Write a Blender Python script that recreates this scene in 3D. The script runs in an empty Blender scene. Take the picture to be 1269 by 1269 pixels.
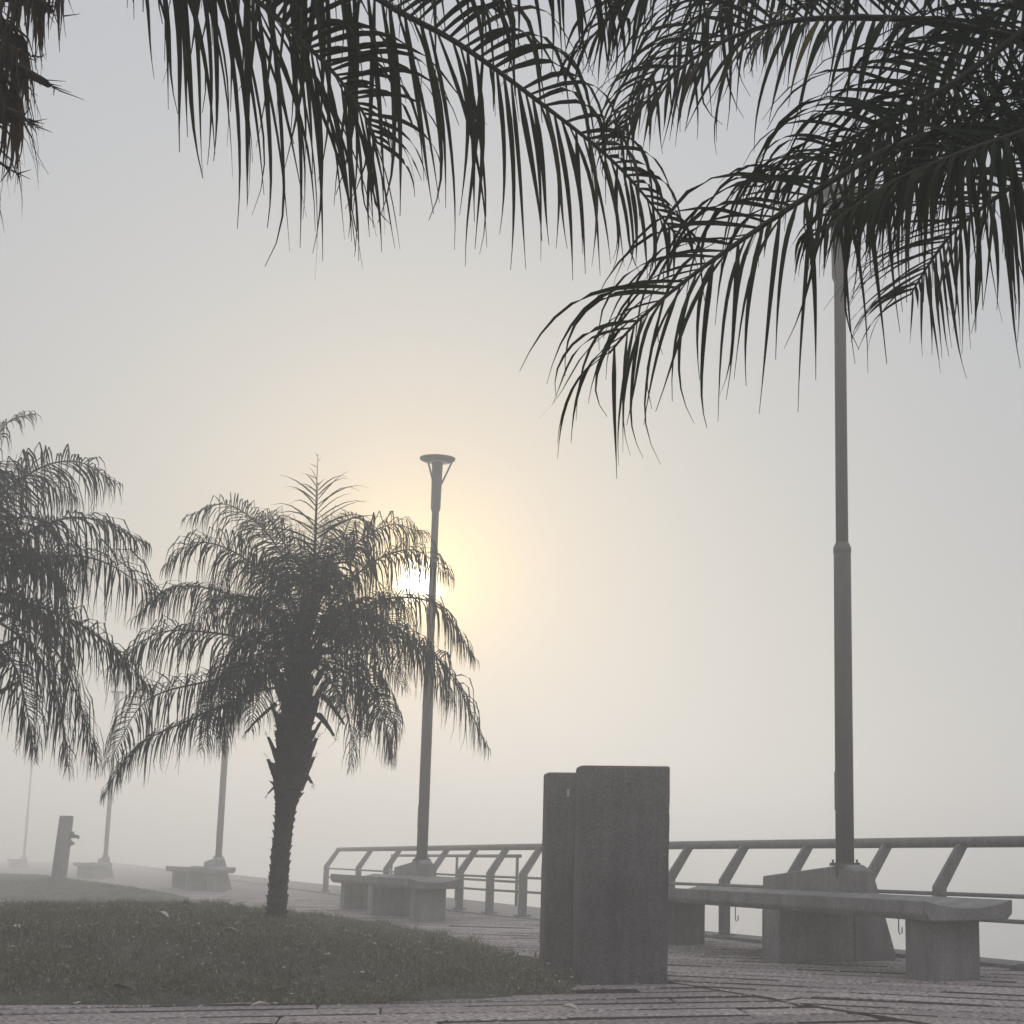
import bpy, math, random
import numpy as np
from mathutils import Vector, Matrix, noise

# ------------------------------------------------------------------ camera
S = bpy.context.scene
COL = S.collection
FPX, CX, CY, HORIZON, EYE, PW = 2100.0, 950.0, 634.5, 1058.0, 0.90, 1269.0
PITCH = math.atan((HORIZON - CY) / FPX)
cam = bpy.data.cameras.new('camera')
camera = bpy.data.objects.new('camera', cam)
COL.objects.link(camera)
cam.sensor_width = 36.0
cam.lens = 36.0 * FPX / PW
cam.shift_x = -(CX - PW / 2) / PW
cam.clip_start = 0.05
cam.clip_end = 3000.0
camera.location = (0, 0, EYE)
camera.rotation_euler = (math.pi / 2 + PITCH, 0, 0)
S.camera = camera

# ------------------------------------------------------------------ sky, sun, exposure
SUN_EL, SUN_AZ = math.radians(8.85), math.radians(-11.75)        # azimuth measured from +Y towards +X
SUN_DIR = Vector((math.sin(SUN_AZ) * math.cos(SUN_EL), math.cos(SUN_AZ) * math.cos(SUN_EL), math.sin(SUN_EL)))
world = bpy.data.worlds.new('World')
S.world = world
world.use_nodes = True
wn, wl = world.node_tree.nodes, world.node_tree.links
wn.clear()
out = wn.new('ShaderNodeOutputWorld')
bg = wn.new('ShaderNodeBackground')
bg.inputs['Strength'].default_value = 0.10
sky = wn.new('ShaderNodeTexSky')
sky.sky_type = 'NISHITA'
sky.sun_disc = False
sky.sun_elevation = SUN_EL
sky.sun_rotation = SUN_AZ
sky.air_density = 1.0
sky.dust_density = 1.0
sky.ozone_density = 1.0
hs = wn.new('ShaderNodeHueSaturation')
hs.inputs['Saturation'].default_value = 0.35
wl.new(sky.outputs[0], hs.inputs['Color'])
# the fog layer overhead: an even pale veil, and the sun's disc and aureole through it
tc = wn.new('ShaderNodeTexCoord')
dot = wn.new('ShaderNodeVectorMath'); dot.operation = 'DOT_PRODUCT'
dot.inputs[1].default_value = SUN_DIR
wl.new(tc.outputs['Generated'], dot.inputs[0])
def wmath(op, a, b=None, clamp=False):
    n = wn.new('ShaderNodeMath'); n.operation = op; n.use_clamp = clamp
    for i, v in enumerate((a, b)):
        if v is None: continue
        if isinstance(v, (int, float)): n.inputs[i].default_value = v
        else: wl.new(v, n.inputs[i])
    return n.outputs[0]
ang = wmath('MULTIPLY', wmath('ARCCOSINE', wmath('MINIMUM', dot.outputs['Value'], 0.9999999)), 180 / math.pi)
def glow(width, power, col, amount):
    e = wmath('POWER', math.e, wmath('MULTIPLY', wmath('POWER', wmath('DIVIDE', ang, width), power), -1.0))
    m = wn.new('ShaderNodeVectorMath'); m.operation = 'SCALE'
    m.inputs[0].default_value = [c * amount for c in col]
    wl.new(e, m.inputs['Scale'])
    return m.outputs[0]
def vadd(a, b):
    n = wn.new('ShaderNodeVectorMath'); n.operation = 'ADD'
    wl.new(a, n.inputs[0]); wl.new(b, n.inputs[1])
    return n.outputs[0]
sepz = wn.new('ShaderNodeSeparateXYZ'); wl.new(tc.outputs['Generated'], sepz.inputs[0])
veil = wn.new('ShaderNodeMix'); veil.data_type = 'RGBA'
mrz = wn.new('ShaderNodeMapRange'); mrz.interpolation_type = 'SMOOTHSTEP'
mrz.inputs['From Min'].default_value = 0.0; mrz.inputs['From Max'].default_value = 0.55
wl.new(sepz.outputs['Z'], mrz.inputs['Value']); wl.new(mrz.outputs[0], veil.inputs[0])
veil.inputs[6].default_value = (4.6, 4.65, 4.6, 1)      # warm fog low down
veil.inputs[7].default_value = (5.0, 5.25, 5.75, 1)        # cooler overhead
mix = wn.new('ShaderNodeMix'); mix.data_type = 'RGBA'; mix.inputs[0].default_value = 0.94
wl.new(hs.outputs[0], mix.inputs[6]); wl.new(veil.outputs[2], mix.inputs[7])
tot = mix.outputs[2]
for g in (glow(0.48, 1.7, (1.0, 0.95, 0.82), 75.0), glow(1.7, 1.4, (1.0, 0.76, 0.06), 7.0),
          glow(4.4, 1.5, (1.0, 0.46, 0.0), 4.2), glow(11.0, 1.7, (1.0, 0.68, 0.02), 1.8)):
    tot = vadd(tot, g)
wl.new(tot, bg.inputs['Color'])
wl.new(bg.outputs[0], out.inputs['Surface'])

sun = bpy.data.lights.new('sun', 'SUN')
sun.energy = 0.7
sun.angle = math.radians(10)
sun.color = (1.0, 0.90, 0.76)
sun_o = bpy.data.objects.new('sun', sun)
COL.objects.link(sun_o)
sun_o.rotation_euler = (-SUN_DIR).to_track_quat('-Z', 'Y').to_euler()
sun_o.location = (-20, 90, 20)

S.view_settings.view_transform = 'Standard'
S.view_settings.look = 'None'
S.view_settings.exposure = 0.07
S.view_settings.gamma = 1.0
S.view_settings.use_curve_mapping = False
S.render.engine = 'CYCLES'
S.cycles.max_bounces = 12
S.cycles.volume_bounces = 6
S.cycles.transparent_max_bounces = 8
S.cycles.use_denoising = True

FOG_DENSITY = 0.0135

random.seed(4)
rng = np.random.default_rng(4)

# ------------------------------------------------------------------ pixels to places
CP, SP = math.cos(PITCH), math.sin(PITCH)
def ray(px, py):
    a, v = (px - CX) / FPX, (CY - py) / FPX
    return Vector((a, CP - v * SP, SP + v * CP))
def at(px, py, Y):                       # the point on that line of sight Y metres away
    d = ray(px, py)
    return Vector((0, 0, EYE)) + d * (Y / d.y)
def gr(px, py, z=0.0):                   # the point on level ground z
    d = ray(px, py)
    return Vector((0, 0, EYE)) + d * ((z - EYE) / d.z)

# ------------------------------------------------------------------ object helpers
def mesh_obj(name, verts, faces, mat, parent=None, smooth=False, loc=None):
    me = bpy.data.meshes.new(name)
    me.from_pydata([tuple(v) for v in verts], [], faces)
    me.update()
    if mat: me.materials.append(mat)
    if smooth: me.polygons.foreach_set('use_smooth', [True] * len(me.polygons))
    o = bpy.data.objects.new(name, me)
    COL.objects.link(o)
    if loc is not None: o.location = loc
    if parent: o.parent = parent
    return o
def tag(o, label=None, cat=None, group=None, kind=None):
    if label: o['label'] = label
    if cat: o['category'] = cat
    if group: o['group'] = group
    if kind: o['kind'] = kind
    return o
def thing(name, loc, label, cat, group=None, rz=0.0):
    o = bpy.data.objects.new(name, None)
    o.empty_display_size = 0.2
    COL.objects.link(o)
    o.location = loc
    o.rotation_euler = (0, 0, rz)
    return tag(o, label, cat, group)
def copy_thing(root, loc, rz, label=None):
    r = root.copy(); COL.objects.link(r); r.location = loc; r.rotation_euler = (0, 0, rz)
    if label: r['label'] = label
    for ch in root.children:
        c = ch.copy(); COL.objects.link(c); c.parent = r
        for g in ch.children:
            d = g.copy(); COL.objects.link(d); d.parent = c
    return r
class MB:
    def __init__(s): s.v, s.f = [], []
    def add(s, v, f):
        n = len(s.v); s.v += [tuple(p) for p in v]; s.f += [tuple(i + n for i in q) for q in f]
    def loft(s, rings, cap=True, closed=True):
        n = len(rings[0]); m = len(rings); v = [p for r in rings for p in r]; f = []
        for i in range(m - 1):
            for j in range(n if closed else n - 1):
                k = (j + 1) % n
                f.append((i * n + j, i * n + k, (i + 1) * n + k, (i + 1) * n + j))
        if cap:
            f.append(tuple(reversed(range(n)))); f.append(tuple((m - 1) * n + j for j in range(n)))
        s.add(v, f)
    def tube(s, pts, radii, n=8, cap=True):
        pts = [Vector(p) for p in pts]
        if isinstance(radii, (int, float)): radii = [radii] * len(pts)
        rings = []; ref = Vector((0.13, 0.21, 1)).normalized()
        for i, p in enumerate(pts):
            t = (pts[min(i + 1, len(pts) - 1)] - pts[max(i - 1, 0)]).normalized()
            if abs(t.dot(ref)) > 0.95: ref = Vector((1, 0.1, 0.05)).normalized()
            a = t.cross(ref).normalized(); b = t.cross(a)
            rings.append([p + (a * math.cos(q) + b * math.sin(q)) * radii[i] for q in [2 * math.pi * j / n for j in range(n)]])
        s.loft(rings, cap)
    def build(s, name, mat, parent=None, smooth=False): return mesh_obj(name, s.v, s.f, mat, parent, smooth)
def bevel(o, w=0.012, seg=2):
    m = o.modifiers.new('bevel', 'BEVEL'); m.width = w; m.segments = seg; m.limit_method = 'ANGLE'
    m.angle_limit = math.radians(35)
    return o

# ------------------------------------------------------------------ materials
def material(name, cols, rough=0.8, scale=8.0, bump=0.3, bscale=60.0, bdist=0.01, detail=6.0, spec=0.3, speck=None, trans=0.0, metal=0.0, streak=0.0, var=0.14):
    m = bpy.data.materials.new(name); m.use_nodes = True
    nt = m.node_tree; N, L = nt.nodes, nt.links
    b = N['Principled BSDF']
    b.inputs['Roughness'].default_value = rough
    b.inputs['Metallic'].default_value = metal
    b.inputs['Specular IOR Level'].default_value = spec
    tc = N.new('ShaderNodeTexCoord')
    no = N.new('ShaderNodeTexNoise'); no.inputs['Scale'].default_value = scale; no.inputs['Detail'].default_value = detail
    no.inputs['Roughness'].default_value = 0.62
    L.new(tc.outputs['Object'], no.inputs['Vector'])
    r = N.new('ShaderNodeValToRGB')
    e = r.color_ramp.elements
    e[0].position, e[1].position = 0.30, 0.70
    e[0].color, e[1].color = (*cols[0], 1), (*cols[-1], 1)
    for i, c in enumerate(cols[1:-1]):
        k = e.new(0.30 + 0.40 * (i + 1) / (len(cols) - 1)); k.color = (*c, 1)
    L.new(no.outputs['Fac'], r.inputs['Fac'])
    oi = N.new('ShaderNodeObjectInfo')
    hv = N.new('ShaderNodeHueSaturation')
    mr = N.new('ShaderNodeMapRange'); mr.inputs['To Min'].default_value = 1 - var; mr.inputs['To Max'].default_value = 1 + var
    L.new(oi.outputs['Random'], mr.inputs['Value']); L.new(mr.outputs[0], hv.inputs['Value'])
    L.new(r.outputs['Color'], hv.inputs['Color'])
    col = hv.outputs['Color']
    n2 = N.new('ShaderNodeTexNoise'); n2.inputs['Scale'].default_value = bscale; n2.inputs['Detail'].default_value = 5
    L.new(tc.outputs['Object'], n2.inputs['Vector'])
    if speck:
        mx = N.new('ShaderNodeMix'); mx.data_type = 'RGBA'; mx.blend_type = 'MULTIPLY'; mx.inputs[0].default_value = speck
        r2 = N.new('ShaderNodeValToRGB'); r2.color_ramp.elements[0].position = 0.36; r2.color_ramp.elements[1].position = 0.64
        r2.color_ramp.elements[0].color = (0.35, 0.33, 0.33, 1); r2.color_ramp.elements[1].color = (1.5, 1.48, 1.48, 1)
        L.new(n2.outputs['Fac'], r2.inputs['Fac']); L.new(col, mx.inputs[6]); L.new(r2.outputs[0], mx.inputs[7])
        col = mx.outputs[2]
    if streak:
        mp = N.new('ShaderNodeMapping'); mp.inputs['Scale'].default_value = (7, 7, 0.55)
        L.new(tc.outputs['Object'], mp.inputs['Vector'])
        n3 = N.new('ShaderNodeTexNoise'); n3.inputs['Scale'].default_value = 1.6; n3.inputs['Detail'].default_value = 8; n3.inputs['Roughness'].default_value = 0.7
        L.new(mp.outputs[0], n3.inputs['Vector'])
        r3 = N.new('ShaderNodeValToRGB'); r3.color_ramp.elements[0].position = 0.38; r3.color_ramp.elements[1].position = 0.62
        r3.color_ramp.elements[0].color = (0.42, 0.40, 0.38, 1); r3.color_ramp.elements[1].color = (1.25, 1.24, 1.22, 1)
        L.new(n3.outputs['Fac'], r3.inputs['Fac'])
        m3 = N.new('ShaderNodeMix'); m3.data_type = 'RGBA'; m3.blend_type = 'MULTIPLY'; m3.inputs[0].default_value = streak
        L.new(col, m3.inputs[6]); L.new(r3.outputs[0], m3.inputs[7]); col = m3.outputs[2]
    L.new(col, b.inputs['Base Color'])
    if bump:
        bp = N.new('ShaderNodeBump'); bp.inputs['Strength'].default_value = bump; bp.inputs['Distance'].default_value = bdist
        L.new(n2.outputs['Fac'], bp.inputs['Height']); L.new(bp.outputs[0], b.inputs['Normal'])
    if trans:
        t = N.new('ShaderNodeBsdfTranslucent'); L.new(col, t.inputs['Color'])
        ms = N.new('ShaderNodeMixShader'); ms.inputs[0].default_value = trans
        L.new(b.outputs[0], ms.inputs[1]); L.new(t.outputs[0], ms.inputs[2])
        L.new(ms.outputs[0], N['Material Output'].inputs['Surface'])
    return m
M = {}
M['concrete'] = material('weathered_concrete', [(0.20, 0.195, 0.19), (0.27, 0.265, 0.26), (0.33, 0.32, 0.315)], 0.88, 3.0, 0.5, 100, 0.006, speck=0.6, streak=0.34)
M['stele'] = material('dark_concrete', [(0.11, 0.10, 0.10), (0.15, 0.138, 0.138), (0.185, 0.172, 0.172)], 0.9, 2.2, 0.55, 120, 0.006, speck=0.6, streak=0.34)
M['slab'] = material('exposed_aggregate_paving', [(0.31, 0.255, 0.25), (0.41, 0.35, 0.34), (0.49, 0.43, 0.42)], 0.92, 1.1, 1.0, 30, 0.025, speck=0.95, var=0.2)
M['soil'] = material('dark_joint_soil', [(0.075, 0.06, 0.058), (0.11, 0.092, 0.088)], 0.95, 3.0, 0.6, 40, 0.02)
M['path'] = material('pale_path', [(0.26, 0.24, 0.23), (0.34, 0.32, 0.31)], 0.92, 1.2, 0.5, 30, 0.01, speck=0.4)
M['turf'] = material('turf_soil', [(0.06, 0.055, 0.045), (0.105, 0.095, 0.074), (0.17, 0.155, 0.12)], 0.95, 3.0, 0.8, 25, 0.03)
M['grass'] = material('grass_blade', [(0.06, 0.07, 0.036), (0.13, 0.135, 0.075), (0.24, 0.225, 0.15), (0.60, 0.55, 0.44)], 0.8, 26.0, 0, trans=0.25)
M['rail'] = material('painted_grey_steel', [(0.16, 0.155, 0.15), (0.22, 0.215, 0.21)], 0.6, 5.0, 0.25, 70, 0.003, streak=0.4)
M['pole'] = material('grey_pole_paint', [(0.065, 0.06, 0.053), (0.095, 0.088, 0.08)], 0.55, 2.5, 0.2, 60, 0.003, streak=0.5)
M['leaf'] = material('palm_leaf', [(0.013, 0.02, 0.008), (0.02, 0.03, 0.011), (0.034, 0.04, 0.014)], 0.75, 1.6, 0, spec=0.12, trans=0.2)
M['yellow_leaf'] = material('yellowing_palm_leaf', [(0.10, 0.11, 0.02), (0.17, 0.14, 0.03), (0.09, 0.055, 0.02)], 0.55, 6.0, 0, trans=0.4)
M['dry_leaf'] = material('dry_palm_leaf', [(0.075, 0.05, 0.03), (0.12, 0.085, 0.05)], 0.8, 5.0, 0, trans=0.25)
M['rachis'] = material('palm_rachis', [(0.03, 0.026, 0.015), (0.045, 0.04, 0.02)], 0.6, 6.0, 0)
M['trunk'] = material('palm_trunk', [(0.035, 0.03, 0.026), (0.06, 0.05, 0.043), (0.09, 0.075, 0.065)], 0.95, 9.0, 0.9, 40, 0.02)
M['boot'] = material('palm_leaf_base', [(0.035, 0.028, 0.024), (0.07, 0.056, 0.045)], 0.95, 7.0, 0.8, 45, 0.02)
M['litter'] = material('bleached_leaf', [(0.58, 0.54, 0.47), (0.74, 0.70, 0.62)], 0.8, 20.0, 0, trans=0.15)
M['litter_dark'] = material('brown_leaf', [(0.10, 0.075, 0.06), (0.17, 0.135, 0.11)], 0.85, 20.0, 0)
M['lens'] = material('lamp_glass', [(0.45, 0.45, 0.43), (0.5, 0.5, 0.48)], 0.3, 5.0, 0)
M['iron'] = material('dark_iron', [(0.06, 0.055, 0.05), (0.1, 0.09, 0.08)], 0.7, 8.0, 0.2, 60, 0.002)
wm = material('river_water', [(0.27, 0.265, 0.25), (0.31, 0.305, 0.29)], 0.04, 0.4, 0.02, 1.2, 0.02, spec=0.8); M['water'] = wm

# ------------------------------------------------------------------ the setting
RAIL = [gr(1269, 1200), gr(1137, 1187), gr(941, 1163.5), gr(662, 1137), gr(587, 1131), gr(403, 1106)]
RAIL = [Vector((p.x, p.y, 0)) for p in RAIL]
RA = RAIL[0]; RB = RAIL[4]
U = (RB - RA).normalized(); W = Vector((U.y, -U.x, 0))              # along the railing away from here; towards the river
U2 = (RAIL[5] - RB).normalized(); W2 = Vector((U2.y, -U2.x, 0))
NEAR = RA - U * 11.0
LEN1 = (RB - NEAR).length; LEN2 = (RAIL[5] - RB).length
def along(s, off=0.0, z=0.0):            # s metres along the railing, off metres towards the river
    if s <= LEN1: p = NEAR + U * s + W * off
    else: p = RB + U2 * (s - LEN1) + W2 * off
    return Vector((p.x, p.y, z))
FAR = RAIL[5] + U2 * 170
LANDING_S = LEN1 - 3.5

ext = 205
SHORE = [NEAR - U * 160 + W * 0.22, along(LANDING_S, 0.22), along(LANDING_S + 0.02, 1.5), RB + (W + W2).normalized() * 1.5, FAR + W2 * 1.5]
poly = [(p.x, p.y) for p in SHORE] + [(-ext, FAR.y), (-ext, SHORE[0].y)]
n = len(poly)
ground = tag(mesh_obj('ground', [(x, y, -0.075) for x, y in poly] + [(x, y, -5.6) for x, y in poly],
    [tuple(reversed(range(n)))] + [(i, (i + 1) % n, n + (i + 1) % n, n + i) for i in range(n)], M['soil']), kind='structure')
e2 = 210
tag(mesh_obj('water', [(-e2, -170, -2.4), (e2, -170, -2.4), (e2, 205, -2.4), (-e2, 205, -2.4)], [(0, 1, 2, 3)], M['water']), kind='structure')

# grassed mounds
def seg_dist(p, a, b):
    ax, ay = a; bx, by = b; dx, dy = bx - ax, by - ay
    t = np.clip(((p[0] - ax) * dx + (p[1] - ay) * dy) / (dx * dx + dy * dy), 0, 1)
    return np.hypot(p[0] - ax - t * dx, p[1] - ay - t * dy)
def inside(p, pl):
    r = np.zeros(np.shape(p[0]), bool); n = len(pl)
    for i in range(n):
        (x1, y1), (x2, y2) = pl[i], pl[(i + 1) % n]
        c = ((y1 > p[1]) != (y2 > p[1]))
        with np.errstate(divide='ignore', invalid='ignore'):
            r ^= c & (p[0] < (x2 - x1) * (p[1] - y1) / ((y2 - y1) if y2 != y1 else 1e-9) + x1)
    return r
def rounded(pl, k=3):
    for _ in range(k):
        q = []
        for i in range(len(pl)):
            a, b = np.array(pl[i]), np.array(pl[(i + 1) % len(pl)])
            q += [tuple(a * .75 + b * .25), tuple(a * .25 + b * .75)]
        pl = q
    return pl
def wob(x, y, s):
    return np.sin(x * s * 1.3 + y * s * 0.7 + 1.1) * np.sin(y * s * 1.1 - x * s * 0.5 + 0.4)
class Mound:
    def __init__(s, pl, H, run): s.pl = rounded(pl); s.H = H; s.run = run
    def dist(s, x, y):
        p = (np.asarray(x, float), np.asarray(y, float))
        d = np.full(p[0].shape, 1e9); n = len(s.pl)
        for i in range(n): d = np.minimum(d, seg_dist(p, s.pl[i], s.pl[(i + 1) % n]))
        return np.where(inside(p, s.pl), d, -d)
    def z(s, x, y):
        d = s.dist(x, y); t = np.clip(d / s.run, 0, 1)
        base = s.H * np.sin(t * math.pi / 2) ** 1.3
        return np.where(d > 0, 0.012 + base * (1 + 0.05 * wob(x, y, 1.1)) + 0.012 * np.clip(d, 0, 1) * wob(x, y, 4.0), -0.09)
def P2(px, py, z=0): p = gr(px, py, z); return (p.x, p.y)
m1 = Mound([P2(-60, 1246), P2(330, 1246), P2(600, 1240), P2(745, 1222), (gr(700, 1203).x + 0.05, gr(700, 1203).y), P2(620, 1180), P2(540, 1158),
            P2(440, 1141), (-6.4, 22.6), (-10.5, 21.4), (-16, 19.5), (-21, 15), (-18, 9.6)], 0.335, 3.4)
m2 = Mound([P2(290, 1119), P2(131, 1098), (-24, 60), (-32, 60), (-21.5, 44), (-15.2, 34.5), (-13.0, 32.5)], 0.22, 1.8)
def mound_object(md, step, name):
    xs = [p[0] for p in md.pl]; ys = [p[1] for p in md.pl]
    nx, ny = int((max(xs) - min(xs)) / step) + 3, int((max(ys) - min(ys)) / step) + 3
    gx, gy = np.meshgrid(min(xs) - step + np.arange(nx) * step, min(ys) - step + np.arange(ny) * step)
    z = md.z(gx, gy)
    v = np.stack([gx.ravel(), gy.ravel(), z.ravel()], 1)
    ok = (md.dist(gx, gy) > -step * 1.6).ravel()
    f = []
    for j in range(ny - 1):
        for i in range(nx - 1):
            q = (j * nx + i, j * nx + i + 1, (j + 1) * nx + i + 1, (j + 1) * nx + i)
            if all(ok[k] for k in q): f.append(q)
    used = sorted({k for q in f for k in q}); mp = {k: i for i, k in enumerate(used)}
    return tag(mesh_obj(name, v[used], [tuple(mp[k] for k in q) for q in f], M['turf'], smooth=True), kind='structure')
mound_object(m1, 0.16, 'grass_mound')
mound_object(m2, 0.4, 'grass_mound')
def hit(px, py, md=m1):                  # where a line of sight meets the mound or the ground
    d = ray(px, py); o = Vector((0, 0, EYE)); t = 6.0
    while t < 90:
        p = o + d * t
        if p.z <= max(0.0, float(md.z(p.x, p.y))): return p
        t += 0.02
    return o + d * 90

def grass_blades(md, count, name, label, hmin, hmax, wid, near_bias):
    xs = [p[0] for p in md.pl]; ys = [p[1] for p in md.pl]
    x = rng.uniform(min(xs), max(xs), count * 4)
    y = min(ys) + (max(ys) - min(ys)) * rng.uniform(0, 1, count * 4) ** near_bias
    k = (md.dist(x, y) > 0.02 + 0.13 * wob(x, y, 3.1) + 0.08 * wob(y, x, 9.0) - rng.exponential(0.05, count * 4)) & (x > -0.56 * y - 1.5)
    k &= rng.uniform(0, 1, count * 4) < 0.66 + 0.30 * wob(x + 3, y, 1.7) + 0.25 * wob(y, x, 6.1)
    x, y = x[k][:count], y[k][:count]
    z = np.maximum(md.z(x, y), -0.01)
    m = len(x)
    # taller and sparser tufts, worn near the rim
    h = rng.uniform(hmin, hmax, m) * (0.75 + 0.45 * wob(x, y, 2.3)) * np.clip(0.55 + md.dist(x, y), 0.5, 1)
    a = rng.uniform(0, 2 * math.pi, m); ln = rng.uniform(0.15, 0.9, m) * h; b = rng.uniform(0, 2 * math.pi, m)
    dx, dy = np.cos(a) * wid, np.sin(a) * wid
    base = np.stack([x, y, z - 0.004], 1); side = np.stack([dx, dy, np.zeros(m)], 1)
    lean = np.stack([np.cos(b) * ln, np.sin(b) * ln, h], 1)
    mid = base + lean * np.array([0.35, 0.35, 0.6])
    V = np.stack([base - side, base + side, mid + side * 0.7, mid - side * 0.7, base + lean], 1).reshape(-1, 3)
    i0 = np.arange(m) * 5
    me = bpy.data.meshes.new(name)
    quads = np.stack([i0, i0 + 1, i0 + 2, i0 + 3], 1); tris = np.stack([i0 + 3, i0 + 2, i0 + 4], 1)
    me.vertices.add(len(V)); me.vertices.foreach_set('co', V.ravel())
    me.loops.add(m * 7); me.polygons.add(m * 2)
    me.loops.foreach_set('vertex_index', np.concatenate([quads.ravel(), tris.ravel()]))
    me.polygons.foreach_set('loop_start', np.concatenate([np.arange(m) * 4, m * 4 + np.arange(m) * 3]))
    me.materials.append(M['grass']); me.update(); me.validate()
    o = bpy.data.objects.new(name, me); COL.objects.link(o)
    return tag(o, label, 'grass', kind='stuff')
grass_blades(m1, 170000, 'grass', 'short green grass covering the mound around the palms', 0.025, 0.085, 0.0036, 1.25)
grass_blades(m2, 30000, 'grass', 'pale green grass on the far mound by the drinking fountain', 0.03, 0.08, 0.006, 1.0)

def tufts(md, count, name, label):
    m = MB(); r = random.Random(12)
    while count:
        x, y = r.uniform(-9.5, -1.0), r.uniform(10, 23)
        if float(md.dist(x, y)) < 0.03: continue
        count -= 1; z = float(md.z(x, y)); sp = r.uniform(.02, .06)
        for _ in range(r.randint(12, 26)):
            a, b = r.uniform(0, 6.28), r.uniform(0, 6.28); h = r.uniform(.05, .13); l = h * r.uniform(.2, .8); w_ = 0.004
            p = Vector((x + sp * r.gauss(0, 1), y + sp * r.gauss(0, 1), z - .005)); q = Vector((math.cos(a) * w_, math.sin(a) * w_, 0)); e = Vector((math.cos(b) * l, math.sin(b) * l, h))
            m.add([p - q, p + q, p + e * .5 + q * .8 + Vector((0, 0, h * .15)), p + e * .5 - q * .8 + Vector((0, 0, h * .15)), p + e], [(0, 1, 2, 3), (3, 2, 4)])
    return tag(m.build(name, M['grass']), label, 'grass', kind='stuff')
tufts(m1, 420, 'grass_tufts', 'taller tufts of grass standing out of the mown mound')
def crumbs(count):                       # bits of dry leaf and grit, too many to count
    m = MB(); r = random.Random(15)
    while count:
        x, y = r.uniform(-9, 3.2), r.uniform(9.3, 20)
        d = float(m1.dist(x, y))
        if d < 0 and r.random() < (0.3 if d < -0.5 else 0.0): continue
        if W.x * (x - RA.x) + W.y * (y - RA.y) > -0.3: continue
        count -= 1; z = (float(m1.z(x, y)) + r.uniform(.015, .05)) if d > 0.02 else 0.016
        a = r.uniform(0, 6.28); l, w_ = r.uniform(.008, .03), r.uniform(.004, .011); t = Vector((math.cos(a), math.sin(a), r.uniform(-.25, .25))); q = Vector((-t.y, t.x, r.uniform(-.4, .4))); p = Vector((x, y, z))
        m.add([p - t * l, p - q * w_ + Vector((0, 0, .004)), p + t * l, p + q * w_ + Vector((0, 0, .006))], [(0, 1, 2), (0, 2, 3)])
    return m
cr = crumbs(1000)
tag(cr.build('leaf_crumbs', M['litter']), 'tiny bits of dry leaf strewn over grass and paving', 'leaf litter', kind='stuff')

# paving: individual slabs in two fields, clipped at the kerb and at the joint between the fields
def clip(pl, nx, ny, c):                 # keep nx*x + ny*y <= c
    r = []
    for i in range(len(pl)):
        a, b = pl[i], pl[(i + 1) % len(pl)]
        da, db = nx * a[0] + ny * a[1] - c, nx * b[0] + ny * b[1] - c
        if da <= 0: r.append(a)
        if da * db < 0:
            t = da / (da - db); r.append((a[0] + (b[0] - a[0]) * t, a[1] + (b[1] - a[1]) * t))
    return r
JOINT = gr(825, 1216)
cj = W.x * JOINT.x + W.y * JOINT.y
ce = W.x * RA.x + W.y * RA.y
slabs = []
def field(dirx, diry, wid, length, gap, planes, box, seed):
    r = random.Random(seed)
    d = Vector((dirx, diry)).normalized(); q = Vector((-d.y, d.x))
    cx, cy = (box[0] + box[1]) / 2, (box[2] + box[3]) / 2
    R = math.hypot(box[1] - box[0], box[3] - box[2]) / 2
    b = -R
    while b < R:
        w_ = wid * r.uniform(0.8, 1.25); a = -R + r.uniform(0, length)
        while a < R:
            l_ = length * r.uniform(0.7, 1.35)
            c = Vector((cx, cy)) + d * (a + l_ / 2) + q * (b + w_ / 2)
            if box[0] - 1 < c.x < box[1] + 1 and box[2] - 1 < c.y < box[3] + 1:
                hl, hw = l_ / 2 - 0.006, w_ / 2 - gap / 2 * r.uniform(0.5, 1.5)
                nseg = 5
                edge = [(-hl + 2 * hl * i / nseg, -hw + r.uniform(-.014, .014)) for i in range(nseg + 1)] + \
                       [(hl - 2 * hl * i / nseg, hw + r.uniform(-.014, .014)) for i in range(nseg + 1)]
                pl = [(c.x + d.x * u + q.x * v, c.y + d.y * u + q.y * v) for u, v in edge]
                for (nx, ny, k) in planes:
                    pl = clip(pl, nx, ny, k)
                    if len(pl) < 3: break
                if len(pl) >= 3:
                    A = 0.5 * abs(sum(pl[i][0] * pl[(i + 1) % len(pl)][1] - pl[(i + 1) % len(pl)][0] * pl[i][1] for i in range(len(pl))))
                    mx = sum(p[0] for p in pl) / len(pl); my = sum(p[1] for p in pl) / len(pl)
                    if A > 0.02 and float(m1.dist(mx, my)) < 0.45 and float(m2.dist(mx, my)) < 0.4:
                        slabs.append((pl, r.uniform(-0.004, 0.003), r.uniform(-.0025, .0025), r.uniform(-.0025, .0025), mx, my))
            a += l_
        b += w_
field(0.958, 0.20, 0.40, 2.3, 0.10, [(W.x, W.y, cj - 0.03)], (-9.5, 5.5, 7.2, 14), 3)
field(-0.86, 0.51, 0.38, 2.3, 0.075, [(W.x, W.y, ce - 0.14), (-W.x, -W.y, -cj - 0.03)], (-14, 8, 6.5, 40), 5)
def vis(s):
    x, y = s[4], s[5]
    px = CX + x / y * FPX * CP
    return (0 if -80 < px < 1350 and y > 8.8 else 1000) + math.hypot(x, y)
slabs.sort(key=vis)
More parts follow.
